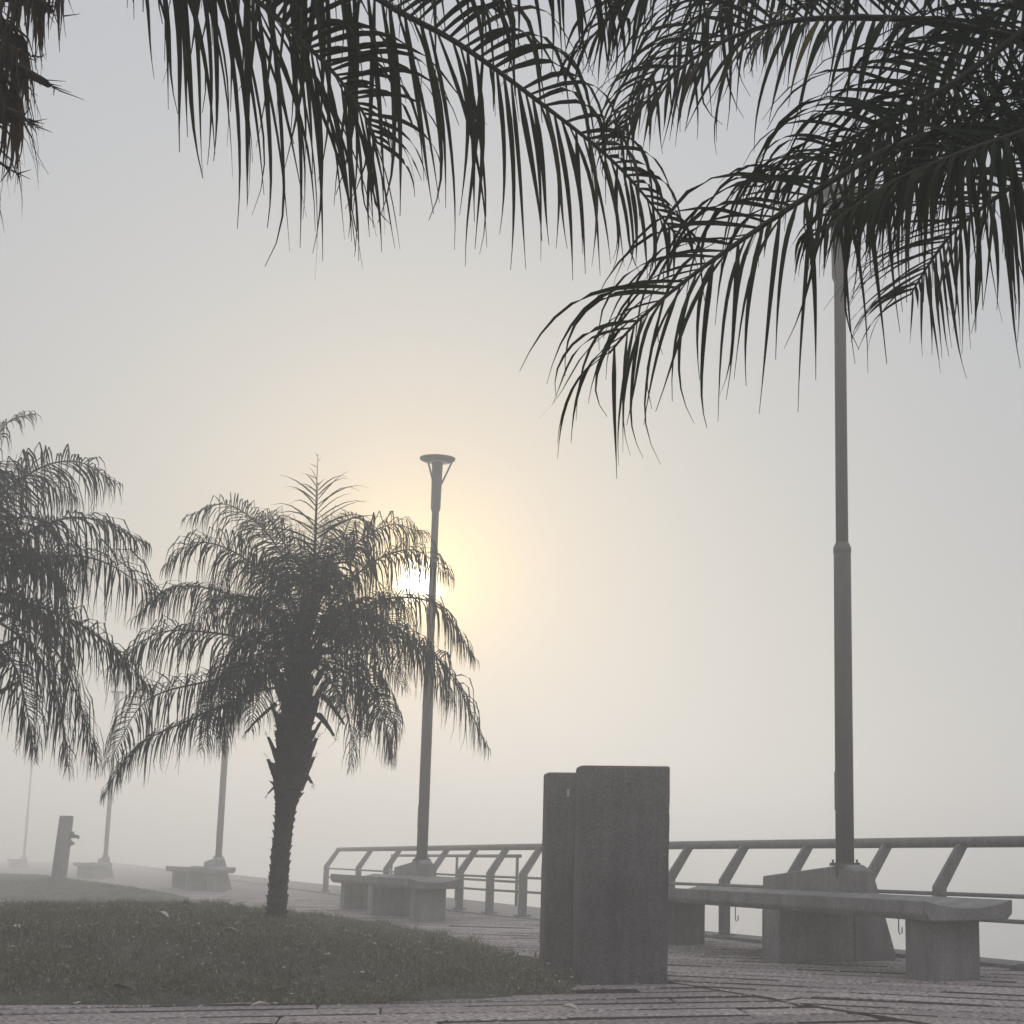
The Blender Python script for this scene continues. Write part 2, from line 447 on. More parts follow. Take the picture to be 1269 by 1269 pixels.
def slab_geo(s, cx=0.0, cy=0.0):
    pl, dz, tx, ty, mx, my = s; n = len(pl); v = []; f = []
    for (k, zz) in ((1.0, None), (1.0, -0.06), ):
        pass
    ins = [(mx + (x - mx) * 0.985, my + (y - my) * 0.97) for x, y in pl]
    top = lambda x, y: dz + tx * (x - mx) + ty * (y - my)
    v = [(x - cx, y - cy, top(x, y)) for x, y in ins] + [(x - cx, y - cy, top(x, y) - 0.008) for x, y in pl] + [(x - cx, y - cy, -0.10) for x, y in pl]
    f = [tuple(range(n))] + [(i + n, (i + 1) % n + n, (i + 1) % n, i) for i in range(n)] + [(i + 2 * n, (i + 1) % n + 2 * n, (i + 1) % n + n, i + n) for i in range(n)]
    return v, f
def soil_sides(me):                      # earth clings to the slab sides in the joints
    me.materials.append(M['soil'])
    for p in me.polygons:
        if abs(p.normal.z) < 0.45: p.material_index = 1
for s in slabs[:295]:
    v, f = slab_geo(s, s[4], s[5])
    so = mesh_obj('paving_slab', v, f, M['slab'], ground, loc=(s[4], s[5], 0))
    soil_sides(so.data)
mb = MB()
for s in slabs[295:]: mb.add(*slab_geo(s))
rest = mb.build('distant_paving', M['slab'], ground); rest['kind'] = 'stuff'; soil_sides(rest.data)

# pale far paths as sheets, the promenade beyond the slabs among them
def sheet(name, pts, z, mat): return tag(mesh_obj(name, [(x, y, z) for x, y in pts], [tuple(range(len(pts)))], mat), kind='structure')
pa = along(LEN1 + 9, -2.4)
sheet('path', [(along(LEN1 + 10.5, -0.2).x, along(LEN1 + 10.5).y), (FAR.x, FAR.y), (-ext + 1, FAR.y), (-ext + 1, 22.8), (-10.2, 22.8), (-8.6, 33)], -0.012, M['path'])
# kerb beam under the railing, and the landing beyond its far half
def beam(name, s0, s1, o0, o1, z0, z1, mat, nseg=8):
    rings = []
    for i in range(nseg + 1):
        s = s0 + (s1 - s0) * i / nseg
        rings.append([along(s, o0, z0), along(s, o1, z0), along(s, o1, z1), along(s, o0, z1)])
    m = MB(); m.loft(rings); return m.build(name, mat)
tag(beam('river_kerb', 0, LANDING_S, -0.13, 0.25, -0.3, 0.03, M['concrete'], 10), kind='structure')
tag(beam('landing', LANDING_S + 0.03, LEN1 + LEN2 + 60, -0.10, 1.53, -0.3, 0.012, M['path'], 40), kind='structure')

# ------------------------------------------------------------------ railing
rail = thing('railing', along(0), 'long grey steel railing with bent posts along the river edge behind the benches', 'railing')
Z_TOP, Z_MID, Z_LOW, LEANOUT = 1.0, 0.56, 0.36, 0.25
def local(p): return p - rail.location
def rail_tube(name, off, z, rad, s1=LEN1 + LEN2, s0=0.0):
    mbt = MB()
    mbt.tube([local(along(s, off, z)) for s in np.linspace(s0, s1, 30)], rad, 10)
    return mbt.build(name, M['rail'], rail, True)
rail_tube('handrail', LEANOUT, Z_TOP, 0.048)
rail_tube('middle_rail', 0.0, Z_MID, 0.018)
rail_tube('lower_rail', 0.0, Z_LOW, 0.018)
def post(s):
    u = (along(s + .05) - along(s)).normalized(); w = Vector((u.y, -u.x, 0)); p = local(along(s))
    prof = [(-0.06, 0.0), (0.06, 0.0), (0.06, 0.60), (LEANOUT + 0.055, 0.985), (LEANOUT - 0.055, 0.985), (-0.06, 0.62)]
    m = MB()
    m.loft([[p + w * a + Vector((0, 0, z)) + u * t for a, z in prof] for t in (-0.028, 0.028)])
    o = m.build('post', M['rail'], rail); bevel(o, 0.006, 1)
    b = MB(); b.loft([[p + u * a * .09 + w * c * .10 + Vector((0, 0, z)) for a, c in ((-1, -1), (1, -1), (1, 1), (-1, 1))] for z in (0.02, 0.042)])
    b.build('base_plate', M['rail'], o)
def s_of(px, z=0.0):                     # the railing coordinate seen at picture column px
    best = min(np.linspace(0, LEN1 + LEN2, 4000), key=lambda s: abs(CX + along(s).x / along(s).y * FPX * CP * 1.0 - px))
    return best
cols = [s_of(px) for px in (1265, 1155, 1067, 975, 900, 835, 785, 740, 698, 661, 622, 586, 553, 526, 498, 465, 424)]
s = cols[0] - 1.5
while s > 0: cols.append(s); s -= 1.5
for s in cols: post(s)
post(LEN1 + LEN2 - 0.03)
for px in (869, 913, 1106):              # wire hooks left hanging on the lower rail
    p = local(along(s_of(px), 0, Z_LOW)); m = MB()
    m.tube([p + Vector((0, -0.02, 0.0)), p + Vector((0, -0.02, -0.15)), p + Vector((0.012, -0.02, -0.175)), p + Vector((0.03, -0.02, -0.16)), p + Vector((0.03, -0.02, -0.11))], 0.006, 6)
    m.build('hook', M['iron'], rail, True)
# slim rail on the outer edge of the landing
slim = thing('handrail_fence', along(LEN1 + 3, 1.35), 'slim rusty handrail on the outer edge of the landing behind the railing', 'railing')
sl = lambda p: p - slim.location
sa, sb = LEN1 + 2.4, LEN1 + LEN2 - 1.0
for s in (sa + 0.2, (sa + sb) / 2 - 1.0, sb):
    m = MB(); m.tube([sl(along(s, 1.35, 0.0)), sl(along(s, 1.35, 0.86))], 0.026, 8); m.build('post', M['iron'], slim, True)
for z, r_ in ((0.86, 0.03), (0.42, 0.022)):
    m = MB(); m.tube([sl(along(s, 1.35, z)) for s in np.linspace(sa, sb, 8)], r_, 8); m.build('rail', M['iron'], slim, True)

# ------------------------------------------------------------------ benches and lamps
BU = Vector((gr(840, 1167).x - gr(1181, 1212).x, gr(840, 1167).y - gr(1181, 1212).y, 0)).normalized()
BRZ = math.atan2(BU.y, BU.x)              # bench local x runs away along the river, local -y towards the river
def make_bench(root):
    # dished concrete seat
    prof = []
    hw, zt, th = 0.36, 0.575, 0.145
    for i in range(13):
        a = -1 + 2 * i / 12
        prof.append((a * hw, zt - 0.055 * (1 - a * a)))
    prof += [(hw - 0.005, zt - th * 0.7), (hw - 0.05, zt - th), (-hw + 0.05, zt - th), (-hw + 0.005, zt - th * 0.7)]
    for xa, xb in ((-3.22, -1.12), (-1.108, 0.95), (0.962, 3.0)):
        m = MB(); m.loft([[(x, y, z) for y, z in prof] for x in np.linspace(xa, xb, 6)])
        bevel(m.build('seat', M['concrete'], root), 0.012, 3)
    def block(x0, x1, y0, y1, z1):
        m = MB()
        m.loft([[(x0, y0, z), (x1, y0, z), (x1, y1, z), (x0, y1, z)] for z in (-0.1, z1)])
        return m
    zs = zt - th + 0.004
    bevel(block(-3.0, -2.62, -0.21, 0.21, zs).build('support', M['concrete'], root), 0.015)
    bevel(block(2.45, 2.81, -0.21, 0.21, zs).build('support', M['concrete'], root), 0.015)
    # wide centre block whose back rises behind the seat and carries the lamp
    m = MB()
    m.loft([[(x, 0.345, -0.1), (x, 0.345, zs), (x, -0.362, zs), (x, -0.362, -0.1)] for x in (-0.635, -0.27)])
    bevel(m.build('support', M['concrete'], root), 0.012)
    m = MB()
    def sec(x, zt_): return [(x, -0.365, -0.1), (x, -0.365, zt_), (x, -0.55, zt_), (x, -0.77, 0.03), (x, -0.77, -0.1)]
    m.loft([sec(-0.64, 0.755), sec(-0.46, 0.805), sec(-0.18, 0.79), sec(1.35, 0.69)])
    bevel(m.build('back_buttress', M['concrete'], root), 0.015)
def make_lamp(root, h=7.1):
    m = MB(); m.tube([(0, 0, 0.70), (0, 0, 3.62), (0, 0, 3.66), (0, 0, 3.70)], [0.083, 0.080, 0.078, 0.060], 20); m.build('lower_shaft', M['pole'], root, True)
    m = MB(); m.tube([(0, 0, 3.66), (0, 0, 6.2), (0, 0, 6.25), (0, 0, h - 0.05)], [0.058, 0.055, 0.075, 0.085], 20); m.build('upper_shaft', M['pole'], root, True)
    m = MB(); m.tube([(0, 0, 3.60), (0, 0, 3.655)], 0.0835, 20); m.build('collar', M['pole'], root, True)
    m = MB(); m.tube([(0, 0, 0.795), (0, 0, 0.822)], [0.14, 0.135], 20)
    for q in range(4):
        a = math.pi / 4 + math.pi / 2 * q; m.tube([(math.cos(a) * .112, math.sin(a) * .112, 0.81), (math.cos(a) * .112, math.sin(a) * .112, 0.85)], 0.011, 6)
    m.build('flange', M['pole'], root)
    m = MB(); m.loft([[(0.035 * a, r_, 1.45 + 0.17 * c) for a, c in ((-1, -1), (1, -1), (1, 1), (-1, 1))] for r_ in (0.06, 0.0838)]); bevel(m.build('access_door', M['pole'], root), 0.006, 2)
    d = MB(); d.tube([(0, 0, h - 0.085), (0, 0, h - 0.05), (0, 0, h - 0.02), (0, 0, h)], [0.20, 0.275, 0.28, 0.17], 28); o = d.build('lamp_head', M['pole'], root, True)
    g = MB(); g.tube([(0, 0, h - 0.10), (0, 0, h - 0.087)], [0.15, 0.18], 24); g.build('lens', M['lens'], o, True)
    for q in range(3):
        a = 2 * math.pi * q / 3 + 0.1
        c, s_ = math.cos(a), math.sin(a)
        b = MB(); b.tube([(c * 0.06, s_ * 0.06, h - 0.48), (c * 0.23, s_ * 0.23, h - 0.09)], 0.014, 6); b.build('bracket', M['pole'], root, True)
lampspot = [at(1047, HORIZON, 15.3), at(523, HORIZON, 26.3), at(271, HORIZON, 45.0), at(131, HORIZON, 66.0), at(30, HORIZON, 114.0)]
bl = ['dished concrete bench directly behind the two concrete slabs', 'concrete bench at the foot of the lamp whose disc head shows beside the sun',
      'hazy concrete bench between the far grass and the river, pole rising behind it', 'very faint concrete bench beside the drinking fountain in thick fog',
      'concrete bench almost lost in fog past the drinking fountain']
ll = ['thick dark stepped lamp pole rising behind the concrete slabs into the fronds', 'grey disc headed lamp post standing against the sun glow',
      'pale hazy lamp post behind the whole palm on the mound', 'faint thin lamp post behind the drinking fountain', 'lamp post almost dissolved in fog past the drinking fountain']
bench = lamp = None
for i, p in enumerate(lampspot):
    p = Vector((p.x, p.y, 0.0))
    rz = BRZ if i < 2 else BRZ + math.radians(4)
    R = Matrix.Rotation(rz, 3, 'Z')
    bp = p - R @ Vector((-0.30, -0.445, 0))
    if i == 0:
        bench = thing('bench', bp, bl[0], 'bench', 'benches along the promenade', rz); make_bench(bench)
        lamp = thing('lamp_post', p, ll[0], 'lamp post', 'lamp posts along the promenade', rz); make_lamp(lamp)
    else:
        copy_thing(bench, bp, rz, bl[i]); copy_thing(lamp, p, rz, ll[i])

# ------------------------------------------------------------------ two concrete slabs, fountain
def stele(px0, px1, pyb, pyt, rz, label, depth, notched=False):
    c = gr((px0 + px1) / 2, pyb); Y = c.y
    width = (px1 - px0) / FPX * Y / CP * 0.98
    top = at((px0 + px1) / 2, pyt, Y).z
    root = thing('concrete_slab', (c.x, Y + depth / 2, 0), label, 'slab', 'pair of upright concrete slabs', rz)
    hw, hd = width / 2, depth / 2; r = random.Random(int(px0))
    def ring(z, shrink, notch):
        cor = [(-hw, -hd), (hw, -hd), (hw, hd), (-hw, hd)]
        if notch: cor = [(-hw, -hd), (-0.11, -hd), (-0.11, -hd + 0.16), (0.13, -hd + 0.16), (0.13, -hd), (hw, -hd), (hw, hd), (-hw, hd)]
        pts = []
        for i in range(len(cor)):
            a, b = Vector((*cor[i], 0)), Vector((*cor[(i + 1) % len(cor)], 0)); n_ = max(3, round((b - a).length / 0.045))
            for j in range(n_):
                p = a.lerp(b, j / n_) * shrink
                cin = min(abs(abs(p.x) - hw * shrink), 1) + min(abs(abs(p.y) - hd * shrink), 1)
                k = 0.0035 * noise.noise(Vector((p.x * 9 + px0, p.y * 9, z * 9)))
                if cin < 0.03: k -= 0.006 + 0.018 * max(0, noise.noise(Vector((p.x * 3 + px0, p.y * 3, z * 6 + 5))))   # rounded, chipped corners
                pts.append(p + p.normalized() * k + Vector((0, 0, z)))
        return pts
    zl = [-0.12] + list(np.linspace(0.0, top - 0.014, 26)); zn = top - 0.09
    m = MB()
    if notched:
        m.loft([ring(z, 1.0, True) for z in zl if z < zn] + [ring(zn, 1.0, True)])
        m.loft([ring(z, 1.0, False) for z in (zn + 0.001, zn + 0.04, top - 0.014)] + [ring(top, 0.975, False)])
    else: m.loft([ring(z, 1.0, False) for z in zl] + [ring(top, 0.975, False)])
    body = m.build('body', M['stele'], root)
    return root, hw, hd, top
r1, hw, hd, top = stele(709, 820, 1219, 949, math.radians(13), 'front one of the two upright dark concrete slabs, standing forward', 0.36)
m = MB(); m.tube([(0.02, -hd + 0.004, top - 0.13), (0.02, -hd - 0.004, top - 0.13)], 0.014, 10); m.build('hole_dot', M['iron'], r1, True)  # dark disc added to stand in for a small hole
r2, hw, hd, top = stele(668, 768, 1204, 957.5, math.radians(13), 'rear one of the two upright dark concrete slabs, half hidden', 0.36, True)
m = MB(); m.loft([[(-0.16 + a * .008, -hd - 0.001 - b * .006, top - 0.16 + c * .03) for a, c in ((-1, -1), (1, -1), (1, 1), (-1, 1))] for b in (0, 1)])
m.build('highlight_plate', M['lens'], r2)  # pale plate added as a small white highlight on the slab

fp = hit(72, 1094.5, m2); fz = float(m2.z(fp.x, fp.y))
ft = thing('drinking_fountain', (fp.x, fp.y, fz - 0.02), 'tall square concrete drinking fountain post with side tap on far grass', 'fountain', rz=0.15)
fh = (at(75, 1011, fp.y).z - fz) + 0.02; sc = fp.y / FPX / CP
m = MB(); w0 = 7.2 * sc; lean = 0.045 * fh
m.loft([[(x * w0 * k + lean * z / fh, y * w0 * k, z) for x, y in ((-1, -1), (1, -1), (1, 1), (-1, 1))] for z, k in ((-0.1, 1.05), (fh * 0.5, 1.0), (fh, 0.93))])
bevel(m.build('post', M['concrete'], ft), 0.02)
m = MB(); z0 = fh * 0.70; x0 = w0 + lean * 0.6
m.tube([(x0 - 0.05, 0, z0), (x0 + 5 * sc, 0, z0), (x0 + 9 * sc, 0, z0 - 0.01), (x0 + 9.5 * sc, 0, z0 - 0.06)], [0.05, 0.045, 0.04, 0.03], 8)
tap = m.build('tap', M['iron'], ft, True)
m = MB(); m.tube([(x0 + 2 * sc, 0, z0 + 0.03), (x0 + 2 * sc, 0, z0 + 0.10)], [0.045, 0.05], 8); m.build('handle', M['iron'], tap, True)
m = MB(); m.tube([(x0 - .03, 0, z0 - 0.22), (x0 + 3 * sc, 0, z0 - 0.12)], [0.03, 0.09], 10); m.build('bowl', M['concrete'], ft, True)
m = MB(); m.loft([[(x, y, z) for x, y in ((-w0 - 13 * sc, -0.25), (-w0 - 0.5 * sc, -0.25), (-w0 - 0.5 * sc, 0.25), (-w0 - 13 * sc, 0.25))] for z in (-0.1, 8 * sc)])
bevel(m.build('step', M['concrete'], ft), 0.015)

# ------------------------------------------------------------------ palms
def spline(P, n):
    P = [Vector(p) for p in P]; Q = [P[0] * 2 - P[1]] + P + [P[-1] * 2 - P[-2]]
    outp = []
    for i in range(1, len(Q) - 2):
        p0, p1, p2, p3 = Q[i - 1:i + 3]
        for j in range(24):
            t = j / 24
            outp.append(0.5 * ((2 * p1) + (p2 - p0) * t + (2 * p0 - 5 * p1 + 4 * p2 - p3) * t * t + (3 * p1 - p0 - 3 * p2 + p3) * t ** 3))
    outp.append(P[-1])
    L = [0.0]
    for a, b in zip(outp, outp[1:]): L.append(L[-1] + (b - a).length)
    res = []; k = 0
    for i in range(n):
        d = L[-1] * i / (n - 1)
        while k < len(L) - 2 and L[k + 1] < d: k += 1
        t = (d - L[k]) / max(1e-9, L[k + 1] - L[k])
        res.append(outp[k].lerp(outp[k + 1], min(1, t)))
    return res, L[-1]
DOWN = Vector((0, 0, -1))
def leaflet(r, p, T, S, N, side, t, L, wid, droop, nsec, fold):
    """one leaflet as (verts, faces), starting at p"""
    fwd = 0.32 + 0.62 * t ** 1.7 + r.uniform(-.12, .12)
    lift = r.uniform(-0.25, 0.45)
    d0 = (S * side * math.cos(fwd) + T * math.sin(fwd) + N * lift).normalized()
    k0 = 0.42 / droop * r.uniform(0.75, 1.3)
    sway = Vector((r.gauss(0, .07), r.gauss(0, .07), 0))
    v = []; f = []; q = Vector(p); seg = L / (nsec - 1)
    tw = r.uniform(-0.6, 0.6)
    curl = Vector((r.gauss(0, 1), r.gauss(0, 1), 0.3)) * (1.5 if r.random() < 0.25 else 0.25)
    top = 0.97 if droop > 0.6 else 0.75
    for i in range(nsec):
        k = i / (nsec - 1)
        a = top * (1 - math.exp(-(k / k0) ** 1.6))
        d = (d0 * (1 - a) + (DOWN + sway + curl * max(0, k - 0.6)) * a).normalized()
        Wd = (T - d * T.dot(d))
        if Wd.length < 0.15: Wd = N - d * N.dot(d)
        Wd.normalize(); Nn = d.cross(Wd)
        Wd = (Wd * math.cos(tw * k) + Nn * math.sin(tw * k)).normalized(); Nn = d.cross(Wd)
        prof = min(1.0, 0.42 + 2.6 * k) * max(0.0, 1 - k ** 1.7) ** 1.1
        h = max(wid * prof * 0.46, wid * 0.04)
        if fold: v += [q - Wd * h + Nn * h * 0.35, q, q + Wd * h + Nn * h * 0.35]
        else: v += [q - Wd * h, q + Wd * h]
        q = q + d * seg
    m = 3 if fold else 2
    for i in range(nsec - 1):
        for j in range(m - 1):
            a = i * m + j; f.append((a, a + 1, a + m + 1, a + m))
    return v, f
def frond(palm, pts, n_pairs, Lmax, wid, r0, seed, droop=1.0, separate=False, t0=0.12, nsec=10, fold=True, mat='leaf', yellow=0, name='frond', roll=0.0, skip=0.04, tipk=0.5):
    r = random.Random(seed); o = palm.location
    nP = 2 * n_pairs + 8
    C, L = spline([Vector(p) - o for p in pts], nP)
    m = MB(); sub = C[::4] + ([C[-1]] if (nP - 1) % 4 else [])
    m.tube(sub, [r0 * (1 - i / (len(sub) - 1)) ** 0.9 + 0.0022 for i in range(len(sub))], 6)
    fr = m.build(name, M['rachis' if mat != 'dry_leaf' else 'dry_leaf'], palm, True)
    bulk = MB(); yb = 0
    for i in range(n_pairs * 2):
        t = t0 + (1 - t0) * (i + 0.5) / (n_pairs * 2)
        x = t * (nP - 1); k = min(int(x), nP - 2)
        p = C[k].lerp(C[k + 1], x - k)
        T = (C[min(k + 2, nP - 1)] - C[max(k - 1, 0)]).normalized()
        Sv = T.cross(Vector((0, 0, 1)))
        if Sv.length < 0.2: Sv = T.cross(Vector((0.3, 1, 0)))
        Sv.normalize(); Nv = Sv.cross(T).normalized()
        if roll: 
            Sv, Nv = Sv * math.cos(roll) + Nv * math.sin(roll), Nv * math.cos(roll) - Sv * math.sin(roll)
        side = 1 if i % 2 else -1
        if r.random() < skip: continue
        u = (t - t0) / (1 - t0)
        Lf = Lmax * (0.45 + 0.75 * math.sin(math.pi * min(1, u * 0.85 + 0.12)) ** 0.8) * (1 - (1 - tipk) * u ** 3) * r.uniform(0.82, 1.12)
        if r.random() < 0.04: Lf *= r.uniform(0.25, 0.6)
        w_ = wid * r.uniform(0.75, 1.15) * (1 - 0.45 * u ** 2)
        lm = M[mat]
        if separate and r.random() < 0.02: lm = M['dry_leaf']
        if yellow and u > 0.55 and yb < yellow and r.random() < 0.25: lm = M['yellow_leaf']; yb += 1
        v, f = leaflet(r, p, T, Sv, Nv, side, u, Lf, w_, droop, nsec, fold)
        if separate:
            a = Vector(v[1])
            mesh_obj('leaflet', [Vector(q) - a for q in v], f, lm, fr, True, loc=a)
        else: bulk.add(v, f)
    if bulk.v:
        b = bulk.build('leaflet_mass', M[mat], fr, True); b['kind'] = 'stuff'
    return fr
def trunk_mesh(palm, C, R, spikes, seed, n=14):
    r = random.Random(seed); m = MB()
    Cs, L = spline([c for c in C], 90); rings = []
    for i, c in enumerate(Cs):
        t = i / 89
        rad = np.interp(t, [a for a, b in R], [b for a, b in R])
        ridge = 1 + 0.10 * ((i * 0.5) % 1.0)
        rings.append([c + Vector((math.cos(a), math.sin(a), 0)) * rad * ridge * (1 + 0.06 * math.sin(3 * a + i * .8) + r.uniform(-.04, .04)) for a in [2 * math.pi * j / n for j in range(n)]])
    m.loft(rings)
    t_ = m.build('trunk', M['trunk'], palm, False)
    s = MB()
    for i in range(spikes):                     # stubs of cut leaf bases all round
        t = 0.05 + 0.66 * i / spikes
        c = Cs[int(t * 89)]; rad = float(np.interp(t, [a for a, b in R], [b for a, b in R]))
        a = i * 2.39996 + r.uniform(-.15, .15)
        d = Vector((math.cos(a), math.sin(a), 0)); q = Vector((-d.y, d.x, 0)); p = c + d * rad * 0.9
        w_ = rad * r.uniform(.22, .4); l_ = rad * r.uniform(.22, .42)
        s.add([p - q * w_ + Vector((0, 0, -.03)), p + q * w_ + Vector((0, 0, -.03)), p + q * w_ * .8 + Vector((0, 0, .02)), p - q * w_ * .8 + Vector((0, 0, .02)),
               p + d * l_ + Vector((0, 0, .035)) - q * w_ * .4, p + d * l_ + Vector((0, 0, .035)) + q * w_ * .4],
              [(0, 1, 5, 4), (3, 4, 5, 2), (0, 4, 3), (1, 2, 5), (0, 3, 2, 1)])
    b = s.build('leaf_scar_stubs', M['boot'], t_); b['kind'] = 'stuff'
    return t_, Cs
def boot(palm, base, d, length, width, droop, seed):
    """ragged woody base of an old leaf"""
    r = random.Random(seed); rings = []
    q = Vector((-d.y, d.x, 0)).normalized(); p = Vector(base); dd = Vector(d)
    for i in range(7):
        k = i / 6; w_ = width * (1 - 0.62 * k) * r.uniform(.85, 1.15); th = width * 0.35 * (1 - 0.6 * k)
        up = q.cross(dd).normalized()
        rings.append([p + q * w_ * math.cos(a) + up * th * math.sin(a) * r.uniform(.8, 1.2) for a in [2 * math.pi * j / 8 for j in range(8)]])
        dd = (dd + DOWN * droop / 6).normalized(); p = p + dd * length / 6
    m = MB(); m.loft(rings)
    for _ in range(10):                       # torn fibres at the broken end
        a = p - dd * length * r.uniform(0, .35) + q * r.uniform(-1, 1) * width * .4
        e = (dd + Vector((r.gauss(0, .5), r.gauss(0, .5), r.gauss(-.2, .5)))).normalized()
        m.tube([a, a + e * length * r.uniform(.06, .22)], [0.0022, 0.0006], 3, False)
    return m.build('leaf_base', M['boot'], palm)
def fan(o, az, el, L, sag, n=6):
    """a generic arching frond axis from o"""
    h = Vector((math.sin(az), math.cos(az), 0)); P = []; p = Vector(o); e = el
    for i in range(n):
        P.append(p.copy()); p = p + (h * math.cos(e) + Vector((0, 0, math.sin(e)))) * L / (n - 1); e -= sag / (n - 1)
    return P

# --- the palm standing on the mound
pb = hit(342, 1141); YC = pb.y
palmC = thing('palm_tree', pb - Vector((0, 0, 0.03)), 'whole young palm with shaggy trunk standing on the grass mound', 'palm tree', 'palms on the promenade lawn')
K = YC / FPX / CP
def PC(px, py, dy=0.0): return at(px, py, YC + dy)
o = palmC.location
trunk_mesh(palmC, [Vector((0, 0, -0.05)), PC(346, 1080) - o, PC(353, 1010) - o, PC(360, 960) - o, PC(367, 890) - o, PC(374, 810) - o, PC(378, 740) - o],
           [(0, 13.5 * K), (0.06, 11 * K), (0.28, 10.2 * K), (0.37, 11.5 * K), (0.43, 18.5 * K), (0.58, 20 * K), (0.72, 16 * K), (0.85, 10 * K), (1, 5 * K)], 220, 7)
rb = random.Random(21)
for i in range(34):                      # old leaf bases sheathing the head of the trunk
    t = i / 33; py = 985 - 190 * t; az = i * 2.39996
    c = PC(358 + 18 * t, py) - o
    d = Vector((math.sin(az), math.cos(az), 2.4)).normalized()
    boot(palmC, c + Vector((math.sin(az), math.cos(az), 0)) * (13 + 6 * math.sin(t * 2.4)) * K, d, 34 * K * rb.uniform(.7, 1.2), 10 * K, 0.2, i)
for px, py, sgn, ln in ((350, 962, -1, 28), (372, 945, 1, 34), (360, 1004, 1, 16), (338, 872, -1, 50), (404, 862, 1, 48), (398, 885, 1, 36)):
    d = Vector((sgn * 0.75, -0.3, -0.65)).normalized()
    boot(palmC, PC(px, py) - o - Vector((sgn * 4 * K, 0, 0)), d, ln * K, 7 * K, 0.35, px)
FC = [([(388, 780), (390, 720), (392, 650), (394, 598)], 0.0, .42), ([(380, 780), (372, 730), (330, 660), (280, 625), (232, 640)], .3, .42), ([(375, 790), (350, 740), (300, 690), (245, 672), (205, 700)], -.5, .42),
      ([(368, 800), (340, 770), (280, 735), (215, 728), (168, 765)], .2, .46), ([(365, 815), (330, 800), (270, 785), (195, 785), (140, 830)], -.4, .46),
      ([(362, 835), (320, 835), (255, 845), (180, 870), (135, 945)], .1, .44), ([(362, 850), (315, 858), (240, 890), (170, 925), (128, 985)], -.6, .36),
      ([(390, 770), (405, 720), (440, 675), (485, 650), (525, 662)], .4, .40), ([(393, 780), (420, 735), (465, 695), (515, 682), (556, 715)], -.3, .42),
      ([(396, 795), (430, 765), (480, 742), (540, 750), (588, 815)], .2, .42), ([(398, 810), (440, 790), (500, 790), (555, 830), (603, 925)], -.4, .44),
      ([(398, 830), (425, 832), (455, 850), (475, 890), (486, 940)], .3, .34), ([(392, 800), (415, 770), (470, 770), (520, 800), (560, 870)], .9, .42),
      ([(385, 770), (380, 720), (350, 670), (330, 640), (300, 650)], 1.0, .42), ([(388, 765), (410, 700), (425, 665), (440, 640), (470, 665)], 1.1, .40),
      ([(376, 800), (345, 760), (310, 740), (260, 750), (225, 810)], 1.1, .42), ([(372, 820), (345, 815), (300, 830), (265, 870), (250, 930)], -1.1, .36),
      ([(392, 785), (430, 755), (455, 740), (480, 760), (500, 830)], -1.2, .42), ([(382, 780), (375, 720), (365, 690), (350, 700), (335, 760)], -1.5, .42),
      ([(386, 780), (395, 725), (410, 700), (425, 725), (432, 790)], -1.6, .42), ([(384, 780), (388, 720), (400, 670), (415, 655), (440, 690)], 1.5, .4),
      ([(378, 790), (360, 740), (330, 705), (290, 700), (262, 745)], 1.4, .4)]
for i, (pp, dy, Lm) in enumerate(FC):
    n_ = len(pp)
    pts = [PC(x, y, dy * (j / (n_ - 1)) ** 1.0 + 0.05 * math.sin(j * 2 + i)) for j, (x, y) in enumerate(pp)]
    frond(palmC, pts, 66 if i else 24, Lm * 1.45, 0.023 if i else 0.027, 0.014, 100 + i, droop=1.3 if i else 0.45, t0=0.20, nsec=6, fold=False, roll=0.7 * math.sin(i * 2.1) if i else 0.0, tipk=0.5 if i else 0.95)
rc = random.Random(77)
for i in range(30):                      # the dense heart of the crown
    el = math.radians(75 - 95 * (i / 29)); az = i * 2.39996
    P = fan(PC(379 + 5 * math.sin(az), 800 + 22 * i / 29), az, el, 1.15 * rc.uniform(.8, 1.2), 1.5)
    frond(palmC, P, 34, .44, 0.023, 0.012, 500 + i, droop=1.2, t0=0.18, nsec=6, fold=False, roll=rc.uniform(-.6, .6))
# spear leaf
frond(palmC, [PC(386, 790), PC(391, 640), PC(394, 562)], 4, 0.12, 0.012, 0.012, 99, droop=0.1, t0=0.75, nsec=4, fold=False, name='spear_leaf')

# --- the palm at the left edge, trunk out of the picture
YD = 14.6; KD = YD / FPX / CP
def PD(px, py, dy=0.0): return at(px, py, YD + dy)
bx = PD(-62, 700); zD = float(m1.z(bx.x, bx.y))
palmD = thing('palm_tree', (bx.x, bx.y, zD - 0.03), 'leafy palm on the mound whose fronds overlap those of the whole palm', 'palm tree', 'palms on the promenade lawn')
o = palmD.location
trunk_mesh(palmD, [Vector((0, 0, -0.05)), PD(-66, 1000) - o, PD(-60, 880) - o, PD(-50, 760) - o, PD(-46, 680) - o], [(0, .12), (.1, .1), (.4, .1), (.55, .16), (.8, .19), (1, .08)], 150, 8)
for i in range(22):
    t = i / 21; az = i * 2.39996; c = PD(-58 + 10 * t, 900 - 150 * t) - o
    boot(palmD, c + Vector((math.sin(az), math.cos(az), 0)) * 0.15, Vector((math.sin(az), math.cos(az), 0.9)).normalized(), .45, .08, 0.2, 300 + i)
